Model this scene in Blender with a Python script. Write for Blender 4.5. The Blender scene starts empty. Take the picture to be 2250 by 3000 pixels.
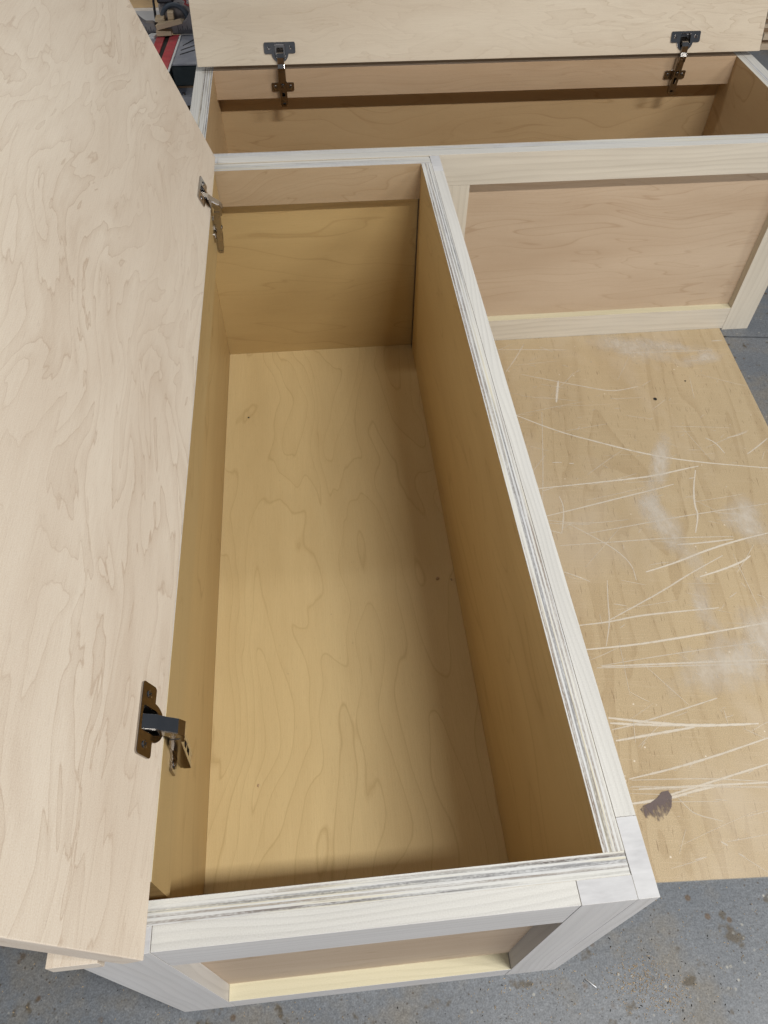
import bpy, bmesh, math, random
from mathutils import Vector, Matrix
random.seed(7)
S = bpy.context.scene
C = S.collection
R = math.radians
# ------------------------------------------------------------------ camera
cam = bpy.data.cameras.new('camera')
cam.sensor_fit = 'VERTICAL'; cam.sensor_height = 36.0; cam.lens = 25.86
cam.clip_start = 0.02; cam.clip_end = 60
co = bpy.data.objects.new('camera', cam); C.objects.link(co)
co.location = (-0.2478, -0.1040, 1.1315); co.rotation_euler = (0.6684, -0.0099, -0.0980)
S.camera = co
# ------------------------------------------------------------------ light of the workshop
w = bpy.data.worlds.new('World'); S.world = w; w.use_nodes = True
bg = w.node_tree.nodes['Background']
bg.inputs[0].default_value = (0.66, 0.79, 1.0, 1); bg.inputs[1].default_value = 0.125
def lamp(name, loc, sx, sy, power, col, rot=(0, 0, 0)):
    l = bpy.data.lights.new(name, 'AREA'); l.shape = 'RECTANGLE'; l.size = sx; l.size_y = sy
    l.energy = power; l.color = col
    o = bpy.data.objects.new(name, l); o.location = loc; o.rotation_euler = rot; C.objects.link(o)
    return o
lamp('ceiling_strip_light', (0.93, -0.65, 3.06), 1.25, 0.14, 88, (1.0, 0.975, 0.93))
lamp('ceiling_strip_light', (3.1, -0.65, 3.06), 1.25, 0.14, 76, (1.0, 0.975, 0.93))
lamp('ceiling_strip_light', (0.55, 4.9, 3.06), 1.25, 0.14, 42, (1.0, 0.975, 0.93))
lamp('ceiling_strip_light', (-2.3, 1.7, 3.06), 1.25, 0.14, 24, (1.0, 0.975, 0.93))  # added strip, placed to brighten the clutter beyond the lids
lamp('front_fill_light', (0.0, -5.2, 0.95), 3.4, 1.7, 118, (0.93, 0.94, 1.0), (R(90), 0, 0))  # unseen fill added behind the camera to brighten the front faces
S.view_settings.view_transform = 'Standard'; S.view_settings.look = 'None'
S.view_settings.exposure = 0.0; S.view_settings.gamma = 1.0
S.render.resolution_x = 768; S.render.resolution_y = 1024

# ------------------------------------------------------------------ node helper
class NB:
    def __init__(s, name):
        s.m = bpy.data.materials.new(name); s.m.use_nodes = True
        s.t = s.m.node_tree; s.n = s.t.nodes; s.p = s.n['Principled BSDF']; s.out = s.n['Material Output']
    def new(s, typ, **kw):
        n = s.n.new(typ)
        for k, v in kw.items(): setattr(n, k, v)
        return n
    def put(s, sock, v):
        if v is None: return
        if hasattr(v, 'is_output'): s.t.links.new(v, sock)
        elif isinstance(v, (tuple, list)) and len(v) == 3 and sock.type == 'RGBA': sock.default_value = (*v, 1)
        else: sock.default_value = v
    def math(s, op, a, b=0.0, c=0.0):
        n = s.new('ShaderNodeMath', operation=op)
        for i, v in enumerate((a, b, c)): s.put(n.inputs[i], v)
        return n.outputs[0]
    def uv(s): return s.new('ShaderNodeUVMap', uv_map='UVMap').outputs[0]
    def obj(s): return s.new('ShaderNodeTexCoord').outputs['Object']
    def geo(s): return s.new('ShaderNodeNewGeometry').outputs['Position']
    def scale(s, v, sc, loc=(0, 0, 0)):
        n = s.new('ShaderNodeMapping'); s.put(n.inputs[0], v)
        n.inputs['Scale'].default_value = sc; n.inputs['Location'].default_value = loc
        return n.outputs[0]
    def noise(s, v, sc=1.0, det=2.0, rough=0.5, dist=0.0, col=False):
        n = s.new('ShaderNodeTexNoise'); s.put(n.inputs['Vector'], v)
        n.inputs['Scale'].default_value = sc; n.inputs['Detail'].default_value = det
        n.inputs['Roughness'].default_value = rough; n.inputs['Distortion'].default_value = dist
        return n.outputs['Color' if col else 'Fac']
    def vor(s, v, sc=1.0, feat='F1', rnd=1.0, o='Distance'):
        n = s.new('ShaderNodeTexVoronoi', feature=feat); s.put(n.inputs['Vector'], v)
        n.inputs['Scale'].default_value = sc; n.inputs['Randomness'].default_value = rnd
        return n.outputs[o]
    def ramp(s, f, *st, mode='LINEAR'):
        n = s.new('ShaderNodeValToRGB'); n.color_ramp.interpolation = mode
        e = n.color_ramp.elements
        while len(e) < len(st): e.new(0.5)
        for i, (p, c) in enumerate(st):
            e[i].position = p
            c = (c, c, c) if isinstance(c, (int, float)) else c
            e[i].color = (*c, 1)
        s.put(n.inputs[0], f); return n.outputs[0]
    def mix(s, f, a, b, mode='MIX'):
        n = s.new('ShaderNodeMix', data_type='RGBA', blend_type=mode)
        s.put(n.inputs[0], f); s.put(n.inputs[6], a); s.put(n.inputs[7], b); return n.outputs[2]
    def sep(s, v):
        n = s.new('ShaderNodeSeparateXYZ'); s.put(n.inputs[0], v); return n.outputs
    def comb(s, x, y, z=0.0):
        n = s.new('ShaderNodeCombineXYZ')
        for i, v in enumerate((x, y, z)): s.put(n.inputs[i], v)
        return n.outputs[0]
    def bump(s, h, strength=0.2, dist=0.001):
        n = s.new('ShaderNodeBump'); s.put(n.inputs['Height'], h)
        n.inputs['Strength'].default_value = strength; n.inputs['Distance'].default_value = dist
        s.t.links.new(n.outputs[0], s.p.inputs['Normal'])
    def done(s, col=None, rough=0.6, spec=0.3, metal=0.0):
        s.put(s.p.inputs['Base Color'], col); s.put(s.p.inputs['Roughness'], rough)
        s.p.inputs['Specular IOR Level'].default_value = spec; s.p.inputs['Metallic'].default_value = metal
        return s.m

def maple(name, light, dark, su=3.0, sv=17.0, bands=7.0, det=3.5, line=0.8, body=0.5, spec=0.25, rough=0.6, dist=0.35, fill=0.55, jag=0.0, fade=0.35, thin=0.93, warp=0.02):
    """rotary cut maple veneer: flame shaped contour lines, sharp on one side, plus fine fibres"""
    b = NB(name); uv = b.uv()
    wv = b.new('ShaderNodeVectorMath', operation='ADD'); b.put(wv.inputs[0], uv)
    b.put(wv.inputs[1], b.comb(0.0, b.math('MULTIPLY', b.noise(b.scale(uv, (2.4, 3.2, 1), (11, 5, 0)), 1.0, 2.0), warp * 6)))
    v = b.scale(wv.outputs[0], (su, sv, 1))
    h = b.noise(v, 1.0, det, 0.46, dist)
    if jag: h = b.math('ADD', h, b.math('MULTIPLY', b.math('SUBTRACT', b.noise(b.scale(uv, (su * 5, sv * 4.2, 1), (2, 8, 0)), 1.0, 2.0), 0.5), jag))
    band = b.math('FRACT', b.math('MULTIPLY', h, bands))
    ln = b.ramp(band, (0.0, 0.6), (0.04, 0.0), (0.5, 0.12 * fill), (thin, 0.8 * fill), (min(0.99, thin + 0.04), 1.0))
    ln = b.math('MULTIPLY', ln, b.ramp(b.noise(b.scale(uv, (2.2, 5, 1), (3, 1, 0)), 1.0, 2), (0.3, fade), (0.65, 1.0)))
    tone = b.noise(b.scale(uv, (1.6, 9, 1), (7, 3, 0)), 1.0, 3.0, 0.55)
    fib = b.noise(b.scale(uv, (14, 700, 1)), 1.0, 3.0, 0.6)
    fleck = b.ramp(b.noise(b.scale(uv, (70, 1300, 1)), 1.0, 2.0, 0.5), (0.60, 0.0), (0.72, 1.0))
    col = b.mix(b.math('MULTIPLY', ln, line), light, dark)
    dk = tuple(c * k for c, k in zip(dark, (0.98, 0.95, 0.92)))
    col = b.mix(b.math('MULTIPLY', b.ramp(tone, (0.35, 0.0), (0.7, 1.0)), body), col, dk)
    col = b.mix(b.math('MULTIPLY', b.ramp(fib, (0.35, 0.0), (0.7, 1.0)), 0.16), col, dk)
    col = b.mix(b.math('MULTIPLY', fleck, 0.22), col, tuple(c * 0.72 for c in dark))
    grain = b.noise(b.scale(uv, (900, 900, 1)), 1.0, 2.0, 0.7)
    col = b.mix(0.13, col, b.ramp(grain, (0.3, 0.0), (0.7, 1.0)), 'OVERLAY')
    b.bump(fib, 0.12, 0.0006)
    return b.done(col, rough, spec)

def poplar(name, light, dark, per_m=85.0, amt=0.55, wash=0.0, spec=0.25):
    """plain sawn poplar: long straight year rings, optionally rubbed over with white filler"""
    b = NB(name); uv = b.uv(); s = b.sep(uv)
    wob = b.noise(b.scale(uv, (1.7, 9, 1)), 1.0, 2.0, 0.5)
    v = b.math('ADD', s[1], b.math('MULTIPLY', wob, 0.06))
    f = b.math('FRACT', b.math('MULTIPLY', v, per_m))
    ln = b.ramp(f, (0.0, 0.5), (0.1, 0.05), (0.5, 0.12), (0.88, 0.9), (0.96, 1.0))
    ln = b.math('MULTIPLY', ln, b.ramp(b.noise(b.scale(uv, (3, 40, 1), (5, 2, 0)), 1.0, 2), (0.3, 0.25), (0.7, 1.0)))
    tone = b.noise(b.scale(uv, (2.5, 30, 1), (1, 9, 0)), 1.0, 3)
    fib = b.noise(b.scale(uv, (18, 900, 1)), 1.0, 3.0, 0.6)
    col = b.mix(b.math('MULTIPLY', ln, amt), light, dark)
    col = b.mix(b.math('MULTIPLY', b.ramp(tone, (0.4, 0.0), (0.75, 1.0)), 0.45), col, tuple(c * 0.86 for c in dark))
    col = b.mix(b.math('MULTIPLY', b.ramp(fib, (0.35, 0.0), (0.7, 1.0)), 0.2), col, dark)
    if wash:
        wn = b.noise(b.scale(uv, (5, 60, 1), (2, 4, 0)), 1.0, 4, 0.6)
        col = b.mix(b.math('MULTIPLY', b.ramp(wn, (0.3, 1.0), (0.75, 0.45)), wash), col, (0.65, 0.65, 0.64))
    grain = b.noise(b.scale(uv, (900, 900, 1)), 1.0, 2.0, 0.7)
    col = b.mix(0.10, col, b.ramp(grain, (0.3, 0.0), (0.7, 1.0)), 'OVERLAY')
    b.bump(fib, 0.15, 0.0006)
    return b.done(col, 0.62, spec)

def plyedge(name, dirt=1.0, base=(0.64, 0.63, 0.585), flip=False):
    """edge of 19 mm plywood rubbed with white filler: v runs through the sheet, u along it"""
    b = NB(name); uv = b.uv(); s = b.sep(uv)
    wob = b.math('MULTIPLY', b.math('SUBTRACT', b.noise(b.scale(uv, (6, 40, 1)), 1.0, 3), 0.5), 0.0011)
    v = b.math('DIVIDE', b.math('ADD', s[1], wob), 0.019)
    if flip: v = b.math('SUBTRACT', 1.0, v)
    v = b.math('FRACT', v)
    lay = b.ramp(v, (0.0, 0.0), (0.06, 0.0), (0.085, 1.0), (0.20, 0.9), (0.225, 0.0), (0.30, 0.0), (0.33, 0.6), (0.47, 0.75), (0.50, 0.05), (0.58, 0.0), (0.61, 0.75), (0.68, 0.7), (0.71, 0.05), (0.80, 0.0), (0.83, 0.85), (0.91, 0.8), (0.94, 0.1))
    cov = b.noise(b.scale(uv, (2.6, 75, 1)), 1.0, 3.0, 0.55)
    streak = b.noise(b.scale(uv, (22, 520, 1), (3, 2, 0)), 1.0, 3.5, 0.62)
    speck = b.noise(b.scale(uv, (260, 800, 1)), 1.0, 2.0, 0.6)
    k = b.math('MULTIPLY', lay, b.ramp(cov, (0.36, 0.05), (0.52, 1.0)))
    k = b.math('MULTIPLY', k, b.ramp(b.math('ADD', b.math('MULTIPLY', streak, 0.6), b.math('MULTIPLY', speck, 0.4)), (0.38, 0.25), (0.56, 1.0)))
    k = b.math('MAXIMUM', k, b.math('MULTIPLY', b.ramp(streak, (0.56, 0.0), (0.70, 0.5)), b.ramp(cov, (0.4, 0.1), (0.6, 1.0))))
    k = b.math('MULTIPLY', k, dirt)
    tone = b.noise(b.scale(uv, (1.5, 130, 1), (8, 1, 0)), 1.0, 2.0)
    dk = b.mix(b.ramp(tone, (0.4, 0.0), (0.6, 1.0)), (0.085, 0.08, 0.082), (0.21, 0.155, 0.11))
    lt = b.mix(b.ramp(cov, (0.35, 0.0), (0.65, 1.0)), base, (0.60, 0.61, 0.625))
    lt = b.mix(b.math('MULTIPLY', b.ramp(b.noise(b.scale(uv, (4, 260, 1), (1, 4, 0)), 1.0, 3), (0.55, 0.0), (0.66, 1.0)), 0.7), lt, (0.64, 0.585, 0.43))
    col = b.mix(k, lt, dk)
    b.bump(b.math('SUBTRACT', speck, k), 0.6, 0.0008)
    return b.done(col, 0.75, 0.15)

def endgrain(name, base=(0.58, 0.58, 0.59)):
    b = NB(name); uv = b.uv()
    n = b.noise(b.scale(uv, (40, 160, 1)), 1.0, 4, 0.6)
    n2 = b.noise(b.scale(uv, (12, 12, 1)), 1.0, 3, 0.6)
    col = b.mix(b.ramp(n, (0.3, 0.0), (0.7, 1.0)), base, tuple(c * 0.82 for c in base))
    col = b.mix(b.math('MULTIPLY', b.ramp(n2, (0.4, 0.0), (0.65, 1.0)), 0.5), col, (0.68, 0.68, 0.68))
    return b.done(col, 0.75, 0.15)

def metal(name, col, rough, var=0.1):
    b = NB(name); n = b.noise(b.obj(), 60, 3, 0.6)
    r = b.math('ADD', b.math('MULTIPLY', n, var), rough - var / 2)
    c = b.mix(b.ramp(b.noise(b.obj(), 25, 3, 0.6), (0.35, 0.0), (0.7, 1.0)), col, tuple(x * 0.82 for x in col))
    return b.done(c, r, 0.5, 1.0)

def plain(name, col, rough=0.6, spec=0.3, var=0.15, sc=30, dust=0.0, dustcol=(0.5, 0.46, 0.4)):
    b = NB(name); o = b.obj()
    n = b.noise(o, sc, 4, 0.6)
    c = b.mix(b.ramp(n, (0.3, 0.0), (0.7, 1.0)), tuple(x * (1 - var) for x in col), tuple(min(1, x * (1 + var)) for x in col))
    if dust:
        d = b.noise(o, sc * 0.7, 5, 0.65)
        c = b.mix(b.math('MULTIPLY', b.ramp(d, (0.45, 0.0), (0.62, 1.0)), dust), c, dustcol)
    return b.done(c, rough, spec)

M = {}
M['lid'] = maple('maple_pale', (0.75, 0.665, 0.55), (0.48, 0.365, 0.265), su=4.2, sv=23, bands=8, line=0.72, body=0.34, fill=0.45, jag=0.045, thin=0.95, fade=0.25, warp=0.03)
M['lid_far'] = maple('maple_cream', (0.63, 0.545, 0.42), (0.42, 0.325, 0.225), su=4.5, sv=25, bands=8, line=0.7, body=0.34, fill=0.45, jag=0.045, thin=0.95, fade=0.25, warp=0.03)
M['panel'] = maple('maple_pink', (0.525, 0.412, 0.295), (0.37, 0.26, 0.165), su=1.3, sv=14, bands=10, line=0.65, body=0.5, det=2.0, dist=0.9, fill=0.3)
M['inner'] = maple('maple_honey', (0.555, 0.405, 0.19), (0.375, 0.245, 0.10), su=1.6, sv=10, bands=7, line=0.6, body=0.35, det=2.0, spec=0.35, rough=0.45, dist=0.8, fill=0.2)
M['bottom'] = maple('maple_honey_figured', (0.72, 0.565, 0.30), (0.45, 0.31, 0.135), su=1.5, sv=7.5, bands=11, line=0.5, body=0.28, det=2.0, spec=0.35, rough=0.42, dist=0.5, fill=0.25, jag=0.03, fade=0.6, thin=0.95, warp=0.03)
M['inner_far'] = maple('maple_brown', (0.54, 0.39, 0.22), (0.37, 0.24, 0.115), su=1.6, sv=9, bands=9, line=0.65, body=0.4, det=2.0, spec=0.3, rough=0.5, dist=0.9, fill=0.25, warp=0.04)
M['rail'] = maple('maple_rail', (0.55, 0.405, 0.265), (0.38, 0.255, 0.145), su=2.0, sv=26, bands=9, line=0.5, body=0.6, det=2.5, dist=0.7)
M['rail_near'] = maple('maple_rail_figured', (0.47, 0.355, 0.225), (0.33, 0.225, 0.12), su=2.2, sv=16, bands=9, line=0.6, body=0.45, det=2.2, dist=1.0, fill=0.35, warp=0.05)
M['poplar'] = poplar('poplar_raw', (0.63, 0.575, 0.475), (0.46, 0.405, 0.32))
M['poplar_front'] = poplar('poplar_sanded_filled', (0.66, 0.625, 0.58), (0.46, 0.43, 0.39), per_m=100, amt=0.7, wash=0.4)
M['poplar_green'] = poplar('poplar_greenish', (0.66, 0.61, 0.44), (0.50, 0.46, 0.31), per_m=110, amt=0.4)
M['poplar_top'] = poplar('poplar_filled', (0.65, 0.635, 0.585), (0.42, 0.405, 0.37), per_m=170, amt=0.8, wash=0.42)
M['ply'] = plyedge('ply_edge_filled')
M['ply_flip'] = plyedge('ply_edge_filled_reversed', flip=True)
M['plyB'] = plyedge('ply_edge_filled_lighter', 0.6, flip=True)
M['ply_raw'] = plyedge('ply_edge_raw', 0.8, (0.62, 0.50, 0.33))
M['end'] = endgrain('end_grain_filled')
M['steel'] = metal('nickel_plate', (0.44, 0.41, 0.38), 0.15, 0.06)
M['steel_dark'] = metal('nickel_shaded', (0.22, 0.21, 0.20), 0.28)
M['dark'] = plain('dark_recess', (0.02, 0.018, 0.016), 0.7)

def concrete():
    b = NB('painted_concrete'); p = b.geo()
    big = b.noise(p, 2.3, 5, 0.6); mid = b.noise(b.scale(p, (1, 1, 1), (3, 1, 0)), 9, 5, 0.62); fine = b.noise(p, 160, 3, 0.7)
    sp = b.noise(p, 420, 2, 0.6)
    col = b.mix(b.ramp(big, (0.35, 0.0), (0.65, 1.0)), (0.118, 0.132, 0.150), (0.180, 0.188, 0.198))
    tan = b.ramp(mid, (0.50, 0.0), (0.64, 1.0))
    col = b.mix(b.math('MULTIPLY', tan, 0.55), col, (0.205, 0.18, 0.14))
    spots = b.noise(b.scale(p, (1, 1, 1), (9, 4, 0)), 26, 3, 0.6)
    col = b.mix(b.math('MULTIPLY', b.ramp(spots, (0.615, 0.0), (0.68, 1.0)), 0.8), col, (0.075, 0.055, 0.028))
    pit = b.vor(p, 95); pr = b.noise(b.scale(p, (1, 1, 1), (5, 5, 0)), 14, 2)
    pm = b.math('MULTIPLY', b.ramp(pit, (0.10, 1.0), (0.17, 0.0)), b.ramp(pr, (0.44, 0.0), (0.52, 1.0)))
    col = b.mix(b.math('MULTIPLY', pm, 0.8), col, (0.08, 0.065, 0.05))
    chip = b.vor(b.scale(p, (1, 1, 1), (2, 7, 0)), 70)
    cm = b.math('MULTIPLY', b.ramp(chip, (0.09, 1.0), (0.16, 0.0)), b.ramp(b.noise(b.scale(p, (1, 1, 1), (1, 2, 3)), 10, 2), (0.5, 0.0), (0.6, 1.0)))
    col = b.mix(b.math('MULTIPLY', cm, 0.8), col, (0.36, 0.35, 0.31))
    col = b.mix(0.24, col, b.ramp(fine, (0.25, 0.0), (0.75, 1.0)), 'OVERLAY')
    rust = b.vor(b.scale(p, (1, 1, 1), (4, 9, 0)), 38)
    rm = b.math('MULTIPLY', b.ramp(rust, (0.11, 1.0), (0.19, 0.0)), b.ramp(b.noise(b.scale(p, (1, 1, 1), (7, 1, 3)), 8, 3), (0.5, 0.0), (0.57, 1.0)))
    col = b.mix(b.math('MULTIPLY', rm, 0.8), col, (0.095, 0.055, 0.022))
    col = b.mix(0.26, col, b.ramp(sp, (0.3, 0.0), (0.7, 1.0)), 'OVERLAY')
    b.bump(fine, 0.35, 0.001)
    return b.done(col, b.ramp(mid, (0.3, 0.38), (0.7, 0.62)), 0.4)
M['concrete'] = concrete()

def worn_sheet():
    b = NB('worn_plywood_sheet'); uv = b.uv()
    h = b.noise(b.scale(uv, (1.5, 8, 1)), 1.0, 2.5, 0.5, 0.8)
    band = b.math('FRACT', b.math('MULTIPLY', h, 7))
    ln = b.ramp(band, (0.0, 0.3), (0.06, 0.0), (0.6, 0.1), (0.95, 0.7), (1.0, 0.8))
    col = b.mix(b.math('MULTIPLY', ln, 0.6), (0.485, 0.38, 0.235), (0.34, 0.24, 0.13))
    t = b.noise(b.scale(uv, (2, 14, 1), (3, 3, 0)), 1.0, 3, 0.55)
    col = b.mix(b.math('MULTIPLY', b.ramp(t, (0.35, 0.0), (0.7, 1.0)), 0.45), col, (0.40, 0.30, 0.175))
    chk = b.noise(b.scale(uv, (34, 380, 1)), 1.0, 2.0, 0.5)
    col = b.mix(b.math('MULTIPLY', b.ramp(chk, (0.64, 0.0), (0.71, 1.0)), 0.6), col, (0.17, 0.10, 0.05))
    cross = b.noise(b.scale(uv, (500, 14, 1)), 1.0, 2.0, 0.6)
    col = b.mix(b.math('MULTIPLY', b.ramp(cross, (0.55, 0.0), (0.75, 1.0)), 0.22), col, (0.68, 0.57, 0.42))
    gr = b.noise(b.scale(uv, (700, 700, 1)), 1.0, 2.0, 0.7)
    col = b.mix(0.22, col, b.ramp(gr, (0.3, 0.0), (0.7, 1.0)), 'OVERLAY')
    dust = b.noise(b.scale(uv, (2.2, 3.0, 1), (1, 5, 0)), 1.0, 5, 0.6, 0.4)
    col = b.mix(b.math('MULTIPLY', b.ramp(dust, (0.52, 0.0), (0.72, 1.0)), 0.4), col, (0.60, 0.52, 0.42))
    dot = b.vor(uv, 42)
    dm = b.math('MULTIPLY', b.ramp(dot, (0.045, 1.0), (0.075, 0.0)), b.ramp(b.noise(uv, 9, 2), (0.5, 0.0), (0.56, 1.0)))
    col = b.mix(b.math('MULTIPLY', dm, 0.9), col, (0.74, 0.66, 0.54))
    return b.done(col, b.ramp(t, (0.3, 0.36), (0.7, 0.55)), 0.4)
M['sheet'] = worn_sheet()

def scuff(name, col, lo, hi, su, sv):
    """dry scraped mark: breaks up along its length, thins out to its rim (UV v = 0..1 across)"""
    b = NB(name); uv = b.uv(); s = b.sep(uv)
    edge = b.math('MULTIPLY', s[1], b.math('SUBTRACT', 1.0, s[1]))
    n = b.noise(b.scale(b.geo(), (su, sv, su)), 1.0, 4, 0.65)
    a = b.ramp(b.math('ADD', b.math('MULTIPLY', edge, 2.2), n), (lo, 0.0), (hi, 1.0))
    b.p.inputs['Base Color'].default_value = (*col, 1); b.p.inputs['Roughness'].default_value = 0.8
    b.put(b.p.inputs['Alpha'], b.math('MULTIPLY', a, s[0]))
    return b.m
M['scratch'] = scuff('scraped_white', (0.75, 0.68, 0.57), 0.42, 0.95, 90, 90)

def smear(name, col, strength=0.6):
    b = NB(name); uv = b.uv(); s = b.sep(uv)
    x = b.math('SUBTRACT', s[0], 0.5); y = b.math('SUBTRACT', s[1], 0.5)
    r = b.math('SQRT', b.math('ADD', b.math('MULTIPLY', x, x), b.math('MULTIPLY', y, y)))
    n = b.noise(b.scale(b.geo(), (17, 11, 14)), 1.0, 5, 0.6)
    f = b.noise(b.scale(b.geo(), (120, 60, 90)), 1.0, 5, 0.6)
    a = b.ramp(b.math('ADD', b.math('MULTIPLY', b.math('SUBTRACT', n, 0.5), 0.9), b.math('SUBTRACT', 0.5, r)), (0.05, 0.0), (0.42, strength))
    a = b.math('MULTIPLY', a, b.ramp(f, (0.3, 0.55), (0.65, 1.0)))
    b.p.inputs['Base Color'].default_value = (*col, 1); b.p.inputs['Roughness'].default_value = 0.85
    b.put(b.p.inputs['Alpha'], a)
    return b.m
M['smear'] = smear('dusty_smear', (0.71, 0.65, 0.56), 0.62)
def stain():
    b = NB('dark_stain'); uv = b.uv(); s = b.sep(uv)
    n = b.noise(b.scale(b.geo(), (260, 90, 100)), 1.0, 4, 0.65); n2 = b.noise(b.geo(), 45, 3, 0.6)
    t = b.math('ADD', b.math('MULTIPLY', b.math('ADD', n, n2), 0.5), b.math('MULTIPLY', s[1], 0.42))
    b.p.inputs['Base Color'].default_value = (0.135, 0.10, 0.095, 1); b.p.inputs['Roughness'].default_value = 0.6
    b.put(b.p.inputs['Alpha'], b.ramp(t, (0.56, 0.0), (0.74, 0.9)))
    return b.m
M['stain'] = stain()

# ------------------------------------------------------------------ object helpers
def thing(name, label, cat, loc=(0, 0, 0), group=None):
    o = bpy.data.objects.new(name, None); C.objects.link(o); o.location = loc; o.empty_display_size = 0.05
    o['label'] = label; o['category'] = cat
    if group: o['group'] = group
    return o
def tag(o, label=None, cat=None, group=None, kind=None):
    if label: o['label'] = label
    if cat: o['category'] = cat
    if group: o['group'] = group
    if kind: o['kind'] = kind
    return o
def link(name, bm, mats, parent=None, smooth=False):
    me = bpy.data.meshes.new(name); bm.normal_update(); bm.to_mesh(me); bm.free()
    for u in me.uv_layers: u.name = 'UVMap'
    for m in (mats if isinstance(mats, (list, tuple)) else [mats]): me.materials.append(m)
    if smooth:
        for p in me.polygons: p.use_smooth = True
    o = bpy.data.objects.new(name, me); C.objects.link(o)
    if parent is not None: set_parent(o, parent)
    return o
def root_offset(o):
    v = Vector((0, 0, 0))
    while o is not None: v += o.location; o = o.parent
    return v
def set_parent(o, p):
    # meshes are written in world coordinates; move them into the parent's frame
    off = root_offset(p)
    if o.type == 'MESH': o.data.transform(Matrix.Translation(-off))
    o.parent = p

def uv_box(bm, grain, off, idx=None, thick=None, lo=None):
    """metre UVs: u along the grain axis, v across it; edge faces of a ply sheet get v through the sheet"""
    uvl = bm.loops.layers.uv.verify()
    for f in bm.faces:
        n = f.normal; ax = max(range(3), key=lambda i: abs(n[i]))
        oth = [i for i in range(3) if i != ax]
        if thick is not None and ax != thick:
            vax = thick; uax = [i for i in oth if i != thick][0]
            for l in f.loops: l[uvl].uv = (l.vert.co[uax] + off[0], l.vert.co[vax] - lo[vax] + (0.0 if True else 0))
            continue
        if ax == grain: uax, vax = oth
        else: uax = grain; vax = [i for i in oth if i != grain][0]
        k = 7.3 * ax
        for l in f.loops: l[uvl].uv = (l.vert.co[uax] + off[0] + k, l.vert.co[vax] + off[1] + k)

def board(name, x, y, z, grain, mat, parent=None, edge=None, thick=None, top=None, bevel=0.00025, ends=None, shear=None):
    """sawn board or ply sheet as one mesh. edge: material of a ply sheet's narrow faces; top: material of the upper face"""
    lo = (x[0], y[0], z[0]); hi = (x[1], y[1], z[1])
    bm = bmesh.new()
    vs = [bm.verts.new((x[i], y[j], z[k])) for i in (0, 1) for j in (0, 1) for k in (0, 1)]
    for q in ((0, 1, 3, 2), (4, 6, 7, 5), (0, 4, 5, 1), (2, 3, 7, 6), (0, 2, 6, 4), (1, 5, 7, 3)): bm.faces.new([vs[i] for i in q])
    bmesh.ops.recalc_face_normals(bm, faces=bm.faces)
    if bevel: bmesh.ops.bevel(bm, geom=list(bm.edges), offset=bevel, segments=1, affect='EDGES', profile=0.5)
    bm.normal_update()
    off = (random.uniform(0, 40), random.uniform(0, 40))
    uv_box(bm, grain, off, thick=thick, lo=lo)
    mats = [mat]
    def slot(m):
        if m not in mats: mats.append(m)
        return mats.index(m)
    for f in bm.faces:
        n = f.normal; ax = max(range(3), key=lambda i: abs(n[i]))
        if edge is not None and (ax != thick or abs(n.z) > 0.5): f.material_index = slot(edge)
        if ends is not None and ax == grain: f.material_index = slot(ends)
        if top is not None and n.z > 0.9: f.material_index = slot(top)
    return link(name, bm, mats, parent)

def prism(name, pts, axis_pts, mat, parent=None, holes=(), frame=None, depth=(0, 0.002), bevel=0.0003, smooth=False):
    """outline (a,b) pulled along c, placed with frame(a,b,c) -> world"""
    bm = bmesh.new()
    edges = []
    for loop in [pts] + list(holes):
        vs = [bm.verts.new((a, b, depth[0])) for a, b in loop]
        edges += [bm.edges.new((vs[i], vs[(i + 1) % len(vs)])) for i in range(len(vs))]
    r = bmesh.ops.triangle_fill(bm, use_beauty=True, use_dissolve=True, edges=edges)
    fs = [f for f in bm.faces]
    ex = bmesh.ops.extrude_face_region(bm, geom=fs)
    for v in ex['geom']:
        if isinstance(v, bmesh.types.BMVert): v.co.z = depth[1]
    bmesh.ops.recalc_face_normals(bm, faces=bm.faces)
    if bevel:
        bm.normal_update(); es = [e for e in bm.edges if len(e.link_faces) == 2 and abs(e.link_faces[0].normal.z - e.link_faces[1].normal.z) > 0.5 and abs(e.link_faces[0].normal.z + e.link_faces[1].normal.z) > 0.3]
        bmesh.ops.bevel(bm, geom=es, offset=bevel, segments=2, affect='EDGES', profile=0.5)
    uvl = bm.loops.layers.uv.verify()
    for f in bm.faces:
        for l in f.loops: l[uvl].uv = (l.vert.co.x, l.vert.co.y)
    if frame:
        for v in bm.verts: v.co = frame(*v.co)
        bmesh.ops.recalc_face_normals(bm, faces=bm.faces)
    return link(name, bm, mat, parent, smooth) if name else bm

def tube(name, pts, rad, mat, parent=None, seg=10, cap=True):
    bm = bmesh.new(); rings = []
    P = [Vector(p) for p in pts]
    for i, p in enumerate(P):
        d = (P[min(i + 1, len(P) - 1)] - P[max(i - 1, 0)]).normalized()
        a = d.orthogonal().normalized() if i == 0 else (rings_a - d * rings_a.dot(d)).normalized()
        rings_a = a; b = d.cross(a)
        r = rad[i] if isinstance(rad, (list, tuple)) else rad
        rings.append([bm.verts.new(p + (a * math.cos(t) + b * math.sin(t)) * r) for t in [2 * math.pi * k / seg for k in range(seg)]])
    for q, s in zip(rings, rings[1:]):
        for k in range(seg): bm.faces.new((q[k], q[(k + 1) % seg], s[(k + 1) % seg], s[k]))
    if cap:
        bm.faces.new(rings[0][::-1]); bm.faces.new(rings[-1])
    bmesh.ops.recalc_face_normals(bm, faces=bm.faces)
    uvl = bm.loops.layers.uv.verify()
    return link(name, bm, mat, parent, True)

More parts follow.
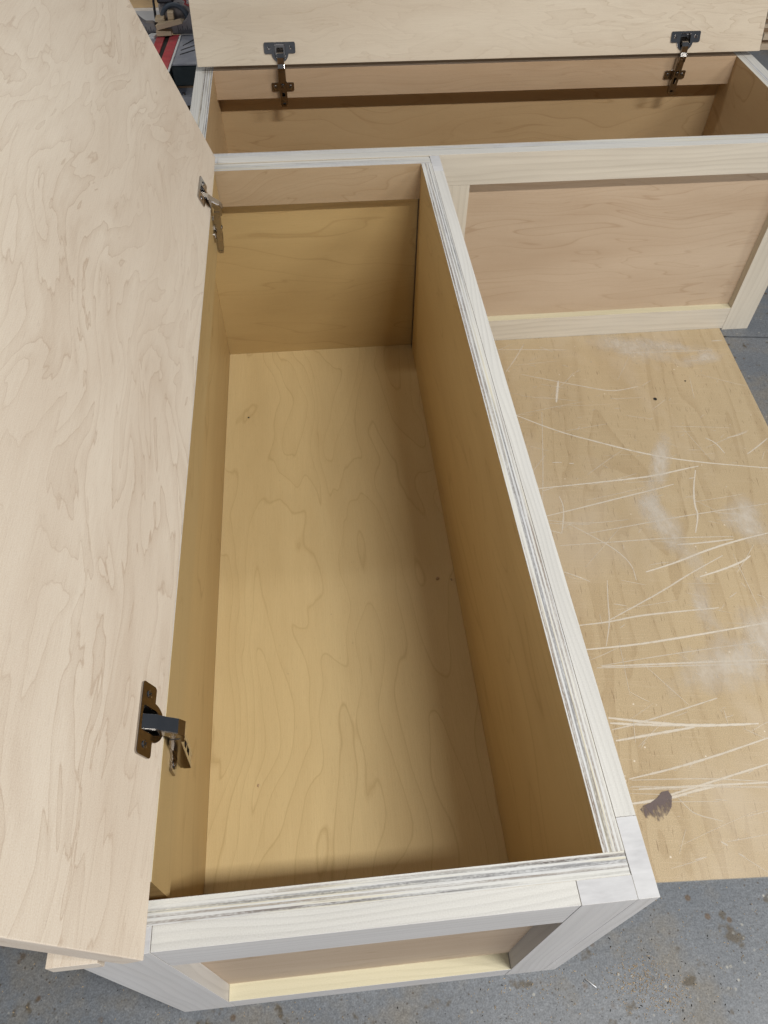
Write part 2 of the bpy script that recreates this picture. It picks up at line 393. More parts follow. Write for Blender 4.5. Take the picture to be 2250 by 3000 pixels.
def hexa(name, b4, t4, mat, parent=None, grain=0, bevel=0.0):
    """block between a lower and an upper quadrilateral (world points)"""
    bm = bmesh.new(); v = [bm.verts.new(p) for p in list(b4) + list(t4)]
    bm.faces.new(v[3::-1]); bm.faces.new(v[4:])
    for i in range(4): bm.faces.new((v[i], v[(i + 1) % 4], v[4 + (i + 1) % 4], v[4 + i]))
    bmesh.ops.recalc_face_normals(bm, faces=bm.faces)
    if bevel: bmesh.ops.bevel(bm, geom=list(bm.edges), offset=bevel, segments=2, affect='EDGES', profile=0.5)
    bm.normal_update(); uv_box(bm, grain, (random.uniform(0, 40), random.uniform(0, 40)))
    return link(name, bm, mat, parent)
# ------------------------------------------------------------------ dimensions (metres)
H = 0.456; L = 1.277; T = 0.019; WA = -0.481; WB = -0.4818; XB = 0.797; YB = 1.6955
SW = 0.0655; A20 = R(20)

# ------------------------------------------------------------------ floor: two slabs with a saw-cut joint
def slab(name, pts):
    bm = bmesh.new(); v = [bm.verts.new((x, y, 0)) for x, y in pts]; bm.faces.new(v)
    ex = bmesh.ops.extrude_face_region(bm, geom=list(bm.faces))
    for q in ex['geom']:
        if isinstance(q, bmesh.types.BMVert): q.co.z = -0.12
    bmesh.ops.recalc_face_normals(bm, faces=bm.faces)
    return tag(link(name, bm, M['concrete']), kind='structure')
jy = lambda x: 1.2488 - 0.1084 * (x - 0.7174)
slab('floor', [(-8, -6), (9, -6), (9, jy(9)), (-8, jy(-8))])
slab('floor', [(-8, jy(-8) + 0.005), (9, jy(9) + 0.005), (9, 14), (-8, 14)])
bm = bmesh.new(); bm.faces.new([bm.verts.new(p) for p in ((-8, -6, -0.009), (9, -6, -0.009), (9, 14, -0.009), (-8, 14, -0.009))])
tag(link('floor_joint_filler', bm, M['dark']), kind='structure')

# ------------------------------------------------------------------ hinge (same kind for both benches)
BORES = []
def hinge(parent, P, dh=0.0, dz=0.0):
    """P(t, h, z): t along the lid edge, h into the box from the hinge rail's face, z up from the rim"""
    ca, sa = math.cos(A20), math.sin(A20)
    def lidp(t, u, n): return P(t, 0.0015 + dh - sa * u + ca * n, 0.0075 + dz + ca * u + sa * n)
    # arm: a channel along the rail face; it is the hinge's own mesh
    def side(pts, t0, t1, fr):   # outline in (h,z) pulled along t
        return prism(None, pts, None, None, frame=fr, depth=(t0, t1))
    fr = lambda a, b, c: P(c, a, b)
    bm = bmesh.new()
    def merge(b2):
        me = bpy.data.meshes.new('tmp'); b2.to_mesh(me); b2.free(); bm.from_mesh(me); bpy.data.meshes.remove(me)
    # top plate of the channel with its slot (two rails and bridges)
    out = lambda z: 0.0160 + (z - 0.004) * 0.060          # outer face leans in towards its lower end
    for t0, t1, z0, z1 in ((-0.008, -0.0035, -0.071, 0.0), (0.0035, 0.008, -0.071, 0.0), (-0.0035, 0.0035, -0.024, 0.0),
                           (-0.0035, 0.0035, -0.038, -0.033), (-0.0035, 0.0035, -0.066, -0.052)):
        merge(side([(out(z0) - 0.0015, z0), (out(z0), z0), (out(z1), z1), (out(z1) - 0.0015, z1)], t0, t1, fr))
    for t0, t1 in ((-0.0082, -0.0070), (0.0070, 0.0082)):
        merge(side([(0.0032, -0.069), (out(-0.069), -0.069), (out(0.004), 0.004), (0.0060, 0.004), (0.0040, -0.006), (0.0032, -0.012)], t0, t1, fr))
    merge(side([(0.003, -0.0755), (0.0100, -0.0755), (0.0108, -0.0705), (0.003, -0.0705)], -0.0068, 0.0068, fr))
    bmesh.ops.recalc_face_normals(bm, faces=bm.faces)
    hg = link('hinge', bm, M['steel'], parent)
    # cup plate screwed to the lid, with its square mouth and round cup rim
    def arc(cx, cy, r, a0, a1, n): return [(cx + r * math.cos(R(a0 + (a1 - a0) * i / n)), cy + r * math.sin(R(a0 + (a1 - a0) * i / n))) for i in range(n + 1)]
    o = arc(0.0310, 0.0392, 0.003, 0, 90, 3) + arc(-0.0310, 0.0392, 0.003, 90, 180, 3) + arc(-0.0305, 0.0240, 0.0035, 180, 270, 3)
    o += arc(0.0, 0.0225, 0.0186, 186, 354, 18) + arc(0.0305, 0.0240, 0.0035, 270, 360, 3)
    mouth = arc(0.0087, 0.0352, 0.003, 0, 90, 3) + arc(-0.0087, 0.0352, 0.003, 90, 180, 3) + [(-0.0117, 0.0180), (-0.0085, 0.0105), (0.0085, 0.0105), (0.0117, 0.0180)]
    prism('cup_plate', o, None, M['steel'], hg, holes=[mouth], frame=lidp, depth=(0.0002, 0.0024))
    bm = bmesh.new()      # pressed cup sunk into the lid
    inner = [(a * 0.94, 0.0228 + (b - 0.0228) * 0.94) for a, b in mouth]
    r0 = [bm.verts.new(lidp(a, b, 0.0006)) for a, b in mouth]; r1 = [bm.verts.new(lidp(a, b, -0.0085)) for a, b in inner]
    for i in range(len(r0)): bm.faces.new((r0[i], r0[(i + 1) % len(r0)], r1[(i + 1) % len(r0)], r1[i]))
    bm.faces.new(r1); bmesh.ops.recalc_face_normals(bm, faces=bm.faces)
    cu = link('cup', bm, M['steel_dark'], hg)
    big = [(a * 1.04, 0.0228 + (b - 0.0228) * 1.04) for a, b in mouth]
    cut = prism('bore', big, None, M['dark'], None, frame=lidp, depth=(-0.0095, 0.004), bevel=0)
    BORES.append(cut)
    # link between cup and arm
    def q(u, n): return (0.0015 + dh - sa * u + ca * n, 0.0075 + dz + ca * u + sa * n)
    def ribbon(pl, th, hw, bmm):
        up = []; dn = []
        for i, (a, b) in enumerate(pl):
            a0, b0 = pl[max(i - 1, 0)]; a1, b1 = pl[min(i + 1, len(pl) - 1)]
            d = math.hypot(a1 - a0, b1 - b0); nx, ny = -(b1 - b0) / d, (a1 - a0) / d
            up.append((a + nx * th / 2, b + ny * th / 2)); dn.append((a - nx * th / 2, b - ny * th / 2))
        return prism(None, up + dn[::-1], None, None, frame=fr, depth=(-hw, hw))
    bm = bmesh.new()
    path = [q(0.0310, -0.0065), q(0.0255, -0.0005), q(0.0205, 0.0050), q(0.013, 0.0085), (0.0155, 0.0155), (0.0200, 0.0085), (0.0192, 0.0030)]
    for hw, th in ((0.0072, 0.0022),): merge(ribbon(path, th, hw, None))
    for t0, t1 in ((-0.0075, -0.0062), (0.0062, 0.0075)):
        merge(side([q(0.0285, -0.0055), q(0.0205, 0.0045), q(0.013, 0.0082), (0.0156, 0.0155), (0.0200, 0.0085), (0.0190, -0.004), (0.0090, -0.004), (0.0080, 0.0060), (0.0050, 0.0120), q(0.013, 0.0008), q(0.024, -0.006)], t0, t1, fr))
    bmesh.ops.recalc_face_normals(bm, faces=bm.faces)
    link('link', bm, M['steel'], hg)
    # mounting plate: winged cross behind the arm
    w = [(-0.0250, -0.0285), (-0.0235, -0.0270), (-0.0105, -0.0270), (-0.0065, -0.0220), (-0.0065, -0.012), (0.0065, -0.012), (0.0065, -0.0220), (0.0105, -0.0270), (0.0235, -0.0270), (0.0250, -0.0285),
         (0.0250, -0.0430), (0.0225, -0.0450), (0.0100, -0.0450), (0.0065, -0.0480), (0.0065, -0.0735), (-0.0065, -0.0735), (-0.0065, -0.0480), (-0.0100, -0.0450), (-0.0225, -0.0450), (-0.0250, -0.0430)]
    prism('mounting_plate', w, None, M['steel'], hg, frame=lambda a, b, c: P(a, c, b), depth=(0.0002, 0.0030))
    # screws
    def screw(fr3, r):
        b2 = bmesh.new(); n = 12
        prof = [(r, 0.0), (r, 0.0006), (r * 0.75, 0.0012), (r * 0.35, 0.0013)]
        rings = [[b2.verts.new((rr * math.cos(2 * math.pi * k / n), rr * math.sin(2 * math.pi * k / n), zz)) for k in range(n)] for rr, zz in prof]
        for a, c in zip(rings, rings[1:]):
            for k in range(n): b2.faces.new((a[k], a[(k + 1) % n], c[(k + 1) % n], c[k]))
        b2.faces.new(rings[-1]); b2.faces.new(rings[0][::-1])
        for s in (1, -1):
            a = math.pi / 4 * s; d = Vector((math.cos(a), math.sin(a), 0)); e = Vector((-d.y, d.x, 0))
            f = b2.faces.new([b2.verts.new(d * x * r * 0.62 + e * y * r * 0.13 + Vector((0, 0, 0.0014 + 0.00004 * s))) for x, y in ((-1, -1), (1, -1), (1, 1), (-1, 1))])
            f.material_index = 1
        for v in b2.verts: v.co = fr3(*v.co)
        b2.normal_update()
        return link('screw', b2, [M['steel'], M['dark']], hg)
    for s in (-1, 1):
        screw(lambda a, b, c, s=s: lidp(s * 0.0235 + a, 0.0318 + b, 0.0024 + c), 0.0036)
        screw(lambda a, b, c, s=s: P(s * 0.0170 + a, 0.0030 + c, -0.0357 + b), 0.0042)
    screw(lambda a, b, c: P(a, out(-0.0285) + c, -0.0285 + b), 0.0028)
    return hg

# ------------------------------------------------------------------ near bench (long side running away from the camera)
A = thing('storage_bench', 'long open maple storage bench in front, its deep empty box running away from the viewer', 'bench', (-0.24, 0.64, 0), 'unfinished maple storage benches')
PE = M['ply']
# ply carcass; narrow faces show filled layers
board('front_panel', (WA + T, -0.0195), (T, 2 * T), (0.012, H), 0, M['inner'], A, edge=M['ply_flip'], thick=1)
board('side_panel', (-2 * T, -T), (2 * T, L - 0.0285), (0.012, H - 0.0004), 1, M['inner'], A, edge=PE, thick=0)
board('side_panel', (WA, -0.4605), (2 * T, L), (0.012, H), 1, M['inner'], A, edge=PE, thick=0)
board('hinge_rail', (-0.4605, -0.421), (0.052, L - 0.032), (0.387, H - 0.0003), 1, M['inner'], A, top=PE)
board('cross_rail', (-0.4605, -0.0195), (L - 0.0285, L - 0.0095), (0.386, H - 0.0002), 0, M['rail_near'], A, edge=M['plyB'], thick=1)
board('end_panel', (-0.4605, -2 * T), (L - 0.0122, L - 0.003), (0.012, 0.3858), 0, M['inner'], A)
board('end_filler_strip', (-0.4605, -0.0195), (L - 0.0093, L - 0.0004), (0.3862, H - 0.002), 0, M['poplar_top'], A)
bp = board('bottom_panel', (-0.4604, -2 * T), (2 * T, L - 0.0124), (0.0, 0.018), 1, M['bottom'], A)
# front face frame: stiles run full height, the rails sit between them
board('stile', (WA, WA + SW - 0.002), (0, T), (0, H), 2, M['poplar_front'], A, top=M['end'])
board('stile', (-SW - 0.0012, -T), (0, T), (0, H), 2, M['poplar_front'], A, top=M['end'])
board('top_rail', (WA + SW - 0.0015, -SW - 0.0017), (0.0002, T), (0.379, H - 0.0001), 0, M['poplar_front'], A, top=M['poplar_top'])
board('bottom_rail', (WA + SW - 0.0015, -SW - 0.0017), (0.0002, T), (0.0, 0.055), 0, M['poplar_front'], A, top=M['poplar_green'])
board('recessed_panel', (WA + T, -T - 0.0005), (T - 0.0004, T + 0.0004), (0.05, 0.385), 0, M['panel'], A, bevel=0)
# right-hand face frame
board('stile', (-T + 0.0003, 0), (0, SW), (0, H - 0.0002), 2, M['poplar_front'], A, top=M['end'])
board('stile', (-T + 0.0003, 0), (L - 0.060, L - 0.0003), (0, H - 0.0003), 2, M['poplar_front'], A, top=M['end'])
board('top_rail', (-T + 0.0003, -0.0002), (SW + 0.0003, L - 0.0603), (0.379, H), 1, M['poplar_front'], A, top=M['poplar_top'])
board('bottom_rail', (-T + 0.0003, -0.0002), (SW + 0.0003, L - 0.0603), (0, 0.055), 1, M['poplar_front'], A, top=M['poplar_green'])
# lid and hinge ledge
def tilted(name, P, t, u, th, mat, parent, grain_t=True):
    ca, sa = math.cos(A20), math.sin(A20)
    bm = bmesh.new(); vs = []
    for a in t:
        for b in u:
            for c in (0, -th): vs.append(bm.verts.new((a, b, c)))
    for q in ((0, 1, 3, 2), (4, 6, 7, 5), (0, 4, 5, 1), (2, 3, 7, 6), (0, 2, 6, 4), (1, 5, 7, 3)): bm.faces.new([vs[i] for i in q])
    bmesh.ops.recalc_face_normals(bm, faces=bm.faces)
    bmesh.ops.bevel(bm, geom=list(bm.edges), offset=0.0009, segments=2, affect='EDGES', profile=0.5); bm.normal_update()
    uv_box(bm, 0, (random.uniform(0, 40), random.uniform(0, 40)))
    for v in bm.verts:
        a, b, c = v.co; v.co = P(a, 0.0015 - sa * b + ca * c, 0.0075 + ca * b + sa * c)
    bmesh.ops.recalc_face_normals(bm, faces=bm.faces)
    return link(name, bm, mat, parent)
def bore(lid):
    for cut in BORES:
        me = cut.data; me.transform(Matrix.Translation(-root_offset(lid)))
        md = lid.modifiers.new('bore', 'BOOLEAN'); md.operation = 'DIFFERENCE'; md.object = cut; md.solver = 'EXACT'
        bpy.context.view_layer.update()
        cut.matrix_world = lid.matrix_world.copy()
        bpy.context.view_layer.update()
        new = bpy.data.meshes.new_from_object(lid.evaluated_get(bpy.context.evaluated_depsgraph_get()))
        lid.modifiers.clear(); lid.data = new
        bpy.data.objects.remove(cut)
    BORES.clear()
PA = lambda t, h, z: Vector((-0.421 + h, t, H + z))
lidA = tilted('lid', PA, (-0.006, 1.284), (0, 0.432), T, M['lid'], A)
board('hinge_ledge', (WA - 0.0095, -0.4515), (-0.006, L + 0.004), (H + 0.0006, H + 0.0193), 1, M['lid'], A)
for yc in (0.1795, 1.107): hinge(A, lambda t, h, z, yc=yc: PA(yc + t, h, z))
bore(lidA)
def disc(name, c, r, mat, parent, n=14, jag=0.1):
    bm = bmesh.new(); bm.faces.new([bm.verts.new((c[0] + r * random.uniform(1 - jag, 1 + jag) * math.cos(2 * math.pi * k / n), c[1] + r * random.uniform(1 - jag, 1 + jag) * math.sin(2 * math.pi * k / n), c[2])) for k in range(n)])
    return link(name, bm, mat, parent)
disc('pin_knot', (-0.4143, 1.0524, 0.0182), 0.0021, M['dark'], A)

# ------------------------------------------------------------------ far bench (long side across the view)
B = thing('storage_bench', 'wide open maple storage bench across the back, shaker panel front, lid leaning open behind', 'bench', (0.16, 1.5, 0), 'unfinished maple storage benches')
PB = M['plyB']
board('front_panel', (WB + T, XB - T), (L + T, L + 2 * T), (0.012, H - 0.0002), 0, M['inner_far'], B, edge=PB, thick=1)
board('side_panel', (WB + T, WB + 2 * T), (L + 2 * T, YB + 0.055), (0.012, H), 1, M['inner_far'], B, edge=PE, thick=0)
board('side_panel', (XB - 2 * T, XB - T), (L + 2 * T, YB + 0.055), (0.012, H), 1, M['inner_far'], B, edge=PB, thick=0)
board('hinge_rail', (WB + 2 * T, XB - 2 * T), (YB, YB + 0.036), (0.3955, H - 0.0003), 0, M['rail'], B)
board('back_panel', (WB + 2 * T, XB - 2 * T), (YB + 0.0362, YB + 0.055), (0.012, H - 0.0005), 0, M['inner_far'], B, edge=PB, thick=1)
board('bottom_panel', (WB + 2 * T, XB - 2 * T), (L + 2 * T, YB + 0.036), (0, 0.018), 0, M['bottom'], B)
# front face frame
board('top_rail', (WB + SW, XB - SW - 0.0002), (L, L + T), (H - 0.0615, H), 0, M['poplar'], B, top=M['poplar_top'])
board('stile', (WB, WB + SW - 0.0003), (L, L + T), (0, H), 2, M['poplar'], B, top=M['end'])
board('stile', (0.0, SW), (L + 0.0002, L + T), (0.0, H - 0.0618), 2, M['poplar'], B)
board('stile', (XB - SW, XB), (L, L + T), (0, H), 2, M['poplar'], B, top=M['end'])
board('bottom_rail', (SW + 0.0003, XB - SW - 0.0003), (L + 0.0002, L + T), (0.004, 0.063), 0, M['poplar'], B, top=M['poplar_green'])
board('bottom_rail', (WB + SW, -0.0003), (L + 0.0002, L + T), (0.0, 0.063), 0, M['poplar'], B)
board('recessed_panel', (WB + SW, XB - SW), (L + T - 0.0004, L + T - 0.0001), (0.055, 0.40), 0, M['panel'], B, bevel=0)
# end frames
for x0 in (WB, XB - T):
    board('end_stile', (x0, x0 + T - 0.0003), (L + T + 0.0003, L + T + 0.05), (0, H - 0.0003), 2, M['poplar'], B, top=M['end'])
    board('end_rail', (x0, x0 + T - 0.0003), (L + T + 0.0505, YB + 0.0545), (H - 0.0615, H - 0.0002), 1, M['poplar'], B, top=M['poplar_top'])
    board('end_rail', (x0, x0 + T - 0.0003), (L + T + 0.0505, YB + 0.0545), (0, 0.063), 1, M['poplar'], B)
    board('end_panel', (x0 + T - 0.006, x0 + T - 0.0004) if x0 < 0 else (x0 + 0.0004, x0 + 0.006), (L + T + 0.051, YB + 0.054), (0.064, H - 0.0618), 1, M['panel'], B)
PBf = lambda t, h, z: Vector((t, YB - h, H + z))
lidB = tilted('lid', lambda t, h, z: PBf(t, h + 0.010, z + 0.0055), (-0.4745, 0.8035), (0, 0.432), T, M['lid_far'], B)
board('hinge_ledge', (-0.4745, 0.8035), (YB + 0.034, YB + 0.066), (H + 0.0006, H + 0.0193), 0, M['lid_far'], B)
for xc in (-0.2932, 0.6205): hinge(B, lambda t, h, z, xc=xc: PBf(xc + t, h, z), 0.010, 0.0055)
bore(lidB)

# ------------------------------------------------------------------ worn sheet on the floor
sh = thing('plywood_sheet', 'scratched tan plywood sheet lying flat on the floor between the two benches', 'plywood sheet', (0.35, 0.67, 0))
FL = (0.003, 0.0957); FR = (0.640, 0.0646); BR = (0.7235, L - 0.0006); BL = (0.003, L - 0.0006)
bm = bmesh.new()
v = [bm.verts.new((x, y, z)) for z in (0.0004, 0.006) for x, y in (FL, FR, BR, BL)]
bm.faces.new(v[3::-1]); bm.faces.new(v[4:])
for i in range(4): bm.faces.new((v[i], v[(i + 1) % 4], v[4 + (i + 1) % 4], v[4 + i]))
bmesh.ops.recalc_face_normals(bm, faces=bm.faces); bm.normal_update()
uvl = bm.loops.layers.uv.verify()
for f in bm.faces:
    top = abs(f.normal.z) > 0.5
    f.material_index = 0 if top else 1
    for l in f.loops:
        c = l.vert.co; l[uvl].uv = (c.y * 0.99 + c.x * 0.12 + 3.1, c.x * 0.99 - c.y * 0.12 + 5.2) if top else (c.x + c.y, c.z)
link('sheet_body', bm, [M['sheet'], M['ply_raw']], sh)
SCR=[(7,[(0.159,1.024),(0.243,0.964),(0.324,0.924),(0.410,0.883),(0.508,0.852),(0.647,0.824),(0.766,0.798)]),
(7,[(0.159,0.811),(0.257,0.815),(0.349,0.819),(0.413,0.824),(0.476,0.836),(0.508,0.841)]),
(6,[(0.160,0.740),(0.241,0.756),(0.332,0.775),(0.393,0.787),(0.440,0.798)]),
(7,[(0.316,0.596),(0.378,0.611),(0.444,0.633),(0.512,0.650),(0.579,0.662)]),
(7,[(0.412,0.577),(0.460,0.588),(0.506,0.603),(0.524,0.614)]),
(6,[(0.162,0.498),(0.222,0.500),(0.268,0.507),(0.332,0.509),(0.422,0.510)]),
(5,[(0.219,0.503),(0.274,0.527),(0.335,0.554),(0.391,0.583),(0.472,0.619)]),
(7,[(0.161,0.451),(0.251,0.452),(0.330,0.458),(0.411,0.465),(0.497,0.473)]),
(3,[(0.180,0.419),(0.273,0.427),(0.367,0.433),(0.481,0.438)]),
(4,[(0.173,0.416),(0.297,0.408),(0.463,0.397)]),
(6,[(0.498,0.831),(0.477,0.786),(0.463,0.742),(0.461,0.716),(0.440,0.675)]),
(10,[(0.283,1.123),(0.272,1.089),(0.261,1.053)]),
(5,[(0.204,1.151),(0.290,1.116),(0.341,1.097),(0.378,1.082),(0.409,1.078),(0.458,1.088)]),
(4,[(0.172,0.804),(0.195,0.811)]),
(5,[(0.201,0.788),(0.204,0.765),(0.197,0.735),(0.184,0.698)]),
(4,[(0.160,0.707),(0.184,0.697)]),
(3,[(0.158,0.732),(0.230,0.715),(0.321,0.718)]),
(3,[(0.163,0.723),(0.243,0.713)]),
(4,[(0.230,0.692),(0.330,0.704),(0.440,0.718),(0.610,0.732)]),
(4,[(0.173,0.669),(0.285,0.668),(0.388,0.668),(0.509,0.660)]),
(6,[(0.395,0.651),(0.450,0.651),(0.507,0.654)]),
(4,[(0.203,0.718),(0.236,0.689),(0.274,0.653),(0.296,0.615),(0.293,0.580)]),
(4,[(0.159,0.613),(0.185,0.600),(0.208,0.585)]),
(5,[(0.552,0.918),(0.569,0.902),(0.576,0.871)]),
(5,[(0.623,0.865),(0.654,0.884),(0.684,0.905)]),
(4,[(0.599,0.915),(0.621,0.918),(0.649,0.928)]),
(4,[(0.165,1.242),(0.244,1.236),(0.330,1.227)]),
(4,[(0.170,1.163),(0.199,1.203),(0.233,1.258)]),
(3,[(0.267,1.245),(0.295,1.223)]),
(4,[(0.447,1.206),(0.531,1.201),(0.675,1.197)]),
(3,[(0.594,1.163),(0.659,1.167)]),
(5,[(0.686,1.230),(0.712,1.230)]),
(2,[(0.175,1.024),(0.254,1.039),(0.320,1.050)]),
(2,[(0.404,0.999),(0.458,0.983)]),
(4,[(0.240,0.585),(0.227,0.535),(0.220,0.500),(0.200,0.454)]),
(3,[(0.222,1.026),(0.189,0.874),(0.158,0.748)]),
(2,[(0.485,0.959),(0.620,0.943)]),
(3,[(0.237,0.535),(0.259,0.529)]),
(3,[(0.449,0.529),(0.466,0.538)]),
(5,[(0.209,0.878),(0.229,0.876)]),
(5,[(0.243,0.872),(0.253,0.871)]),
(4,[(0.476,0.810),(0.489,0.811)]),
(3,[(0.497,0.719),(0.538,0.713)]),
(8,[(0.158,0.195),(0.196,0.196),(0.229,0.198),(0.267,0.205),(0.301,0.208)]),
(3,[(0.235,0.198),(0.245,0.181),(0.253,0.171),(0.290,0.158)]),
(2,[(0.214,0.193),(0.295,0.186)]),
(4,[(0.276,0.131),(0.284,0.125)]),
(3,[(0.230,0.111),(0.248,0.113)]),
(3,[(0.295,0.113),(0.303,0.108)]),
(2,[(0.168,0.219),(0.377,0.200)]),
(2,[(0.170,0.215),(0.281,0.206)]),
(2,[(0.286,0.130),(0.349,0.134)]),
(2,[(0.297,0.111),(0.327,0.085)]),
(8,[(0.167,0.320),(0.227,0.311),(0.382,0.297)]),
(6,[(0.182,0.418),(0.466,0.404)]),
(6,[(0.181,0.194),(0.392,0.233)]),
(6,[(0.181,0.215),(0.380,0.206)]),
(8,[(0.168,0.291),(0.300,0.301)])]
SCR += [(9, [(0.167,0.329),(0.231,0.315),(0.303,0.302),(0.404,0.297)]), (5, [(0.167,0.309),(0.212,0.315),(0.354,0.345)]), (6, [(0.171,0.231),(0.243,0.240),(0.322,0.254),(0.409,0.273)]), (3, [(0.174,0.229),(0.291,0.221),(0.380,0.207)]), (2, [(0.171,0.220),(0.377,0.199)])]
rs = random.Random(3)
for i in range(260):                      # short nicks all over
    x = rs.uniform(0.05, 0.68); y = rs.uniform(0.1, 1.22)
    a = rs.gauss(0.1, 0.5) if rs.random() < 0.75 else rs.uniform(0, 3.1); l = rs.choice((0.006, 0.012, 0.02, 0.05, 0.10)) * rs.uniform(0.6, 1.4)
    SCR.append((rs.choice((1, 1.5, 2, 2)), [(x, y), (x + l * math.cos(a) * 0.5, y + l * math.sin(a) * 0.5 + rs.gauss(0, 0.001)), (x + l * math.cos(a), y + l * math.sin(a))]))
def inside(x, y): return 0.004 < x < 0.64 + 0.0689 * (y - 0.0646) - 0.002 and y > 0.0957 - 0.0488 * x + 0.003
bm = bmesh.new(); uvl = bm.loops.layers.uv.verify()
for i, (wd, pl) in enumerate(SCR):
    # smooth the polyline
    pts = [Vector((*p, 0)) for p in pl]
    for _ in range(2):
        n = [pts[0]]
        for a, b in zip(pts, pts[1:]): n += [a * 0.75 + b * 0.25, a * 0.25 + b * 0.75]
        pts = n + [pts[-1]]
    pts = [p for p in pts if inside(p.x, p.y)]
    if len(pts) < 2: continue
    z = 0.00615 + 0.000002 * i; row = []
    for k, p in enumerate(pts):
        d = (pts[min(k + 1, len(pts) - 1)] - pts[max(k - 1, 0)])
        if d.length < 1e-6: continue
        d.normalize(); nrm = Vector((-d.y, d.x, 0))
        f = k / (len(pts) - 1); hw = (1.0 + wd) * 0.00030 * (0.45 + 0.55 * math.sin(math.pi * min(max(f, 0.08), 0.92)))
        row.append((bm.verts.new(p + nrm * hw + Vector((0, 0, z))), bm.verts.new(p - nrm * hw + Vector((0, 0, z)))))
    for (a, b), (c, d) in zip(row, row[1:]):
        f = bm.faces.new((a, b, d, c))
        for l, vv in zip(f.loops, (0, 1, 1, 0)): l[uvl].uv = (min(0.78, 0.34 + wd * 0.062), vv)
tag(link('scratch_marks', bm, M['scratch'], sh), kind='stuff')
def blotch(name, c, rx, ry, ang, mat, z, parent):
    bm = bmesh.new(); n = 24; uvl = bm.loops.layers.uv.verify()
    ca, sa = math.cos(ang), math.sin(ang); vs = []; uvs = []
    for k in range(n):
        a = 2 * math.pi * k / n; x, y = rx * math.cos(a), ry * math.sin(a)
        vs.append(bm.verts.new((c[0] + ca * x - sa * y, c[1] + sa * x + ca * y, z))); uvs.append((0.5 + 0.5 * math.cos(a), 0.5 + 0.5 * math.sin(a)))
    f = bm.faces.new(vs)
    for l, q in zip(f.loops, uvs): l[uvl].uv = q
    return link(name, bm, mat, parent)
for i, (cx, cy, rx, ry, an) in enumerate(((0.43, 0.85, 0.016, 0.09, -0.42), (0.375, 0.745, 0.018, 0.07, -0.3), (0.388, 0.69, 0.026, 0.10, 0.2), (0.392, 0.52, 0.020, 0.05, -0.1),
                                      (0.55, 0.70, 0.035, 0.06, -0.2), (0.48, 1.225, 0.075, 0.045, -0.5), (0.59, 1.215, 0.06, 0.025, -0.3), (0.40, 0.40, 0.10, 0.05, 0.3), (0.64, 1.17, 0.05, 0.025, 0.2), (0.5, 0.45, 0.09, 0.06, 0.1))):
    blotch('dust_smear', (cx, cy), rx * 1.5, ry * 1.25, an, M['smear'], 0.00655 + 0.00003 * i, sh)
# dark half-round stain
bm = bmesh.new(); uvl = bm.loops.layers.uv.verify()
pl = [(-0.026, -0.002), (-0.020, 0.003), (-0.008, 0.006), (0.004, 0.012), (0.014, 0.020), (0.024, 0.021), (0.027, 0.012), (0.022, -0.002), (0.012, -0.013), (0.000, -0.021), (-0.012, -0.022), (-0.022, -0.014)]
f = bm.faces.new([bm.verts.new((0.1998 + x, 0.1877 + y, 0.0069)) for x, y in pl])
for l in f.loops: l[uvl].uv = (0.5, (l.vert.co.y - 0.1657) / 0.043)
link('stain', bm, M['stain'], sh)
disc('drill_hole', (0.4838, 1.0443, 0.0064), 0.0044, M['dark'], sh)
disc('drill_hole', (0.5721, 1.0966, 0.0064), 0.0022, M['dark'], sh)

# ------------------------------------------------------------------ small loose things
M['brad'] = metal('bright_brad', (0.9, 0.9, 0.9), 0.55)
n_ = tube('brad_nail', [(0.0365, -0.0144, 0.0011), (0.048, -0.0247, 0.001), (0.0492, -0.0257, 0.0009)], [0.0010, 0.0009, 0.0003], M['brad'], None, 8)
tag(n_, 'small bright brad nail lying on the concrete in front of the bench corner', 'nail')
def chip(c, s, rz, label):
    bm = bmesh.new()
    pts = [(-1, -0.5, 0), (0.6, -0.6, 0.1), (1.1, 0.1, 0.0), (0.1, 0.7, 0.2), (-0.9, 0.4, 0.1)]
    lo = [bm.verts.new(Vector((x * s, y * s, z * s))) for x, y, z in pts]; hi = [bm.verts.new(Vector((x * s * 0.8, y * s * 0.8, (z + 0.55 + 0.3 * (i % 2)) * s))) for i, (x, y, z) in enumerate(pts)]
    bm.faces.new(lo[::-1]); bm.faces.new(hi)
    for i in range(5): bm.faces.new((lo[i], lo[(i + 1) % 5], hi[(i + 1) % 5], hi[i]))
    bm.transform(Matrix.Translation(c) @ Matrix.Rotation(rz, 4, 'Z')); bm.loops.layers.uv.verify()
    tag(link('wood_chip', bm, M['rail']), label, 'wood chip', 'wood chips in the near bench')
chip((-0.0698, 0.609, 0.0183), 0.0035, 0.5, 'larger wood chip on the near bench bottom, a little way from the side panel')
chip((-0.0455, 0.6046, 0.0183), 0.0026, 2.0, 'smaller wood chip in the near bench tight against the side panel')
chip((-0.3879, 0.2704, 0.0183), 0.0022, 1.2, 'pale wood crumb on the near bench bottom by the near hinge')

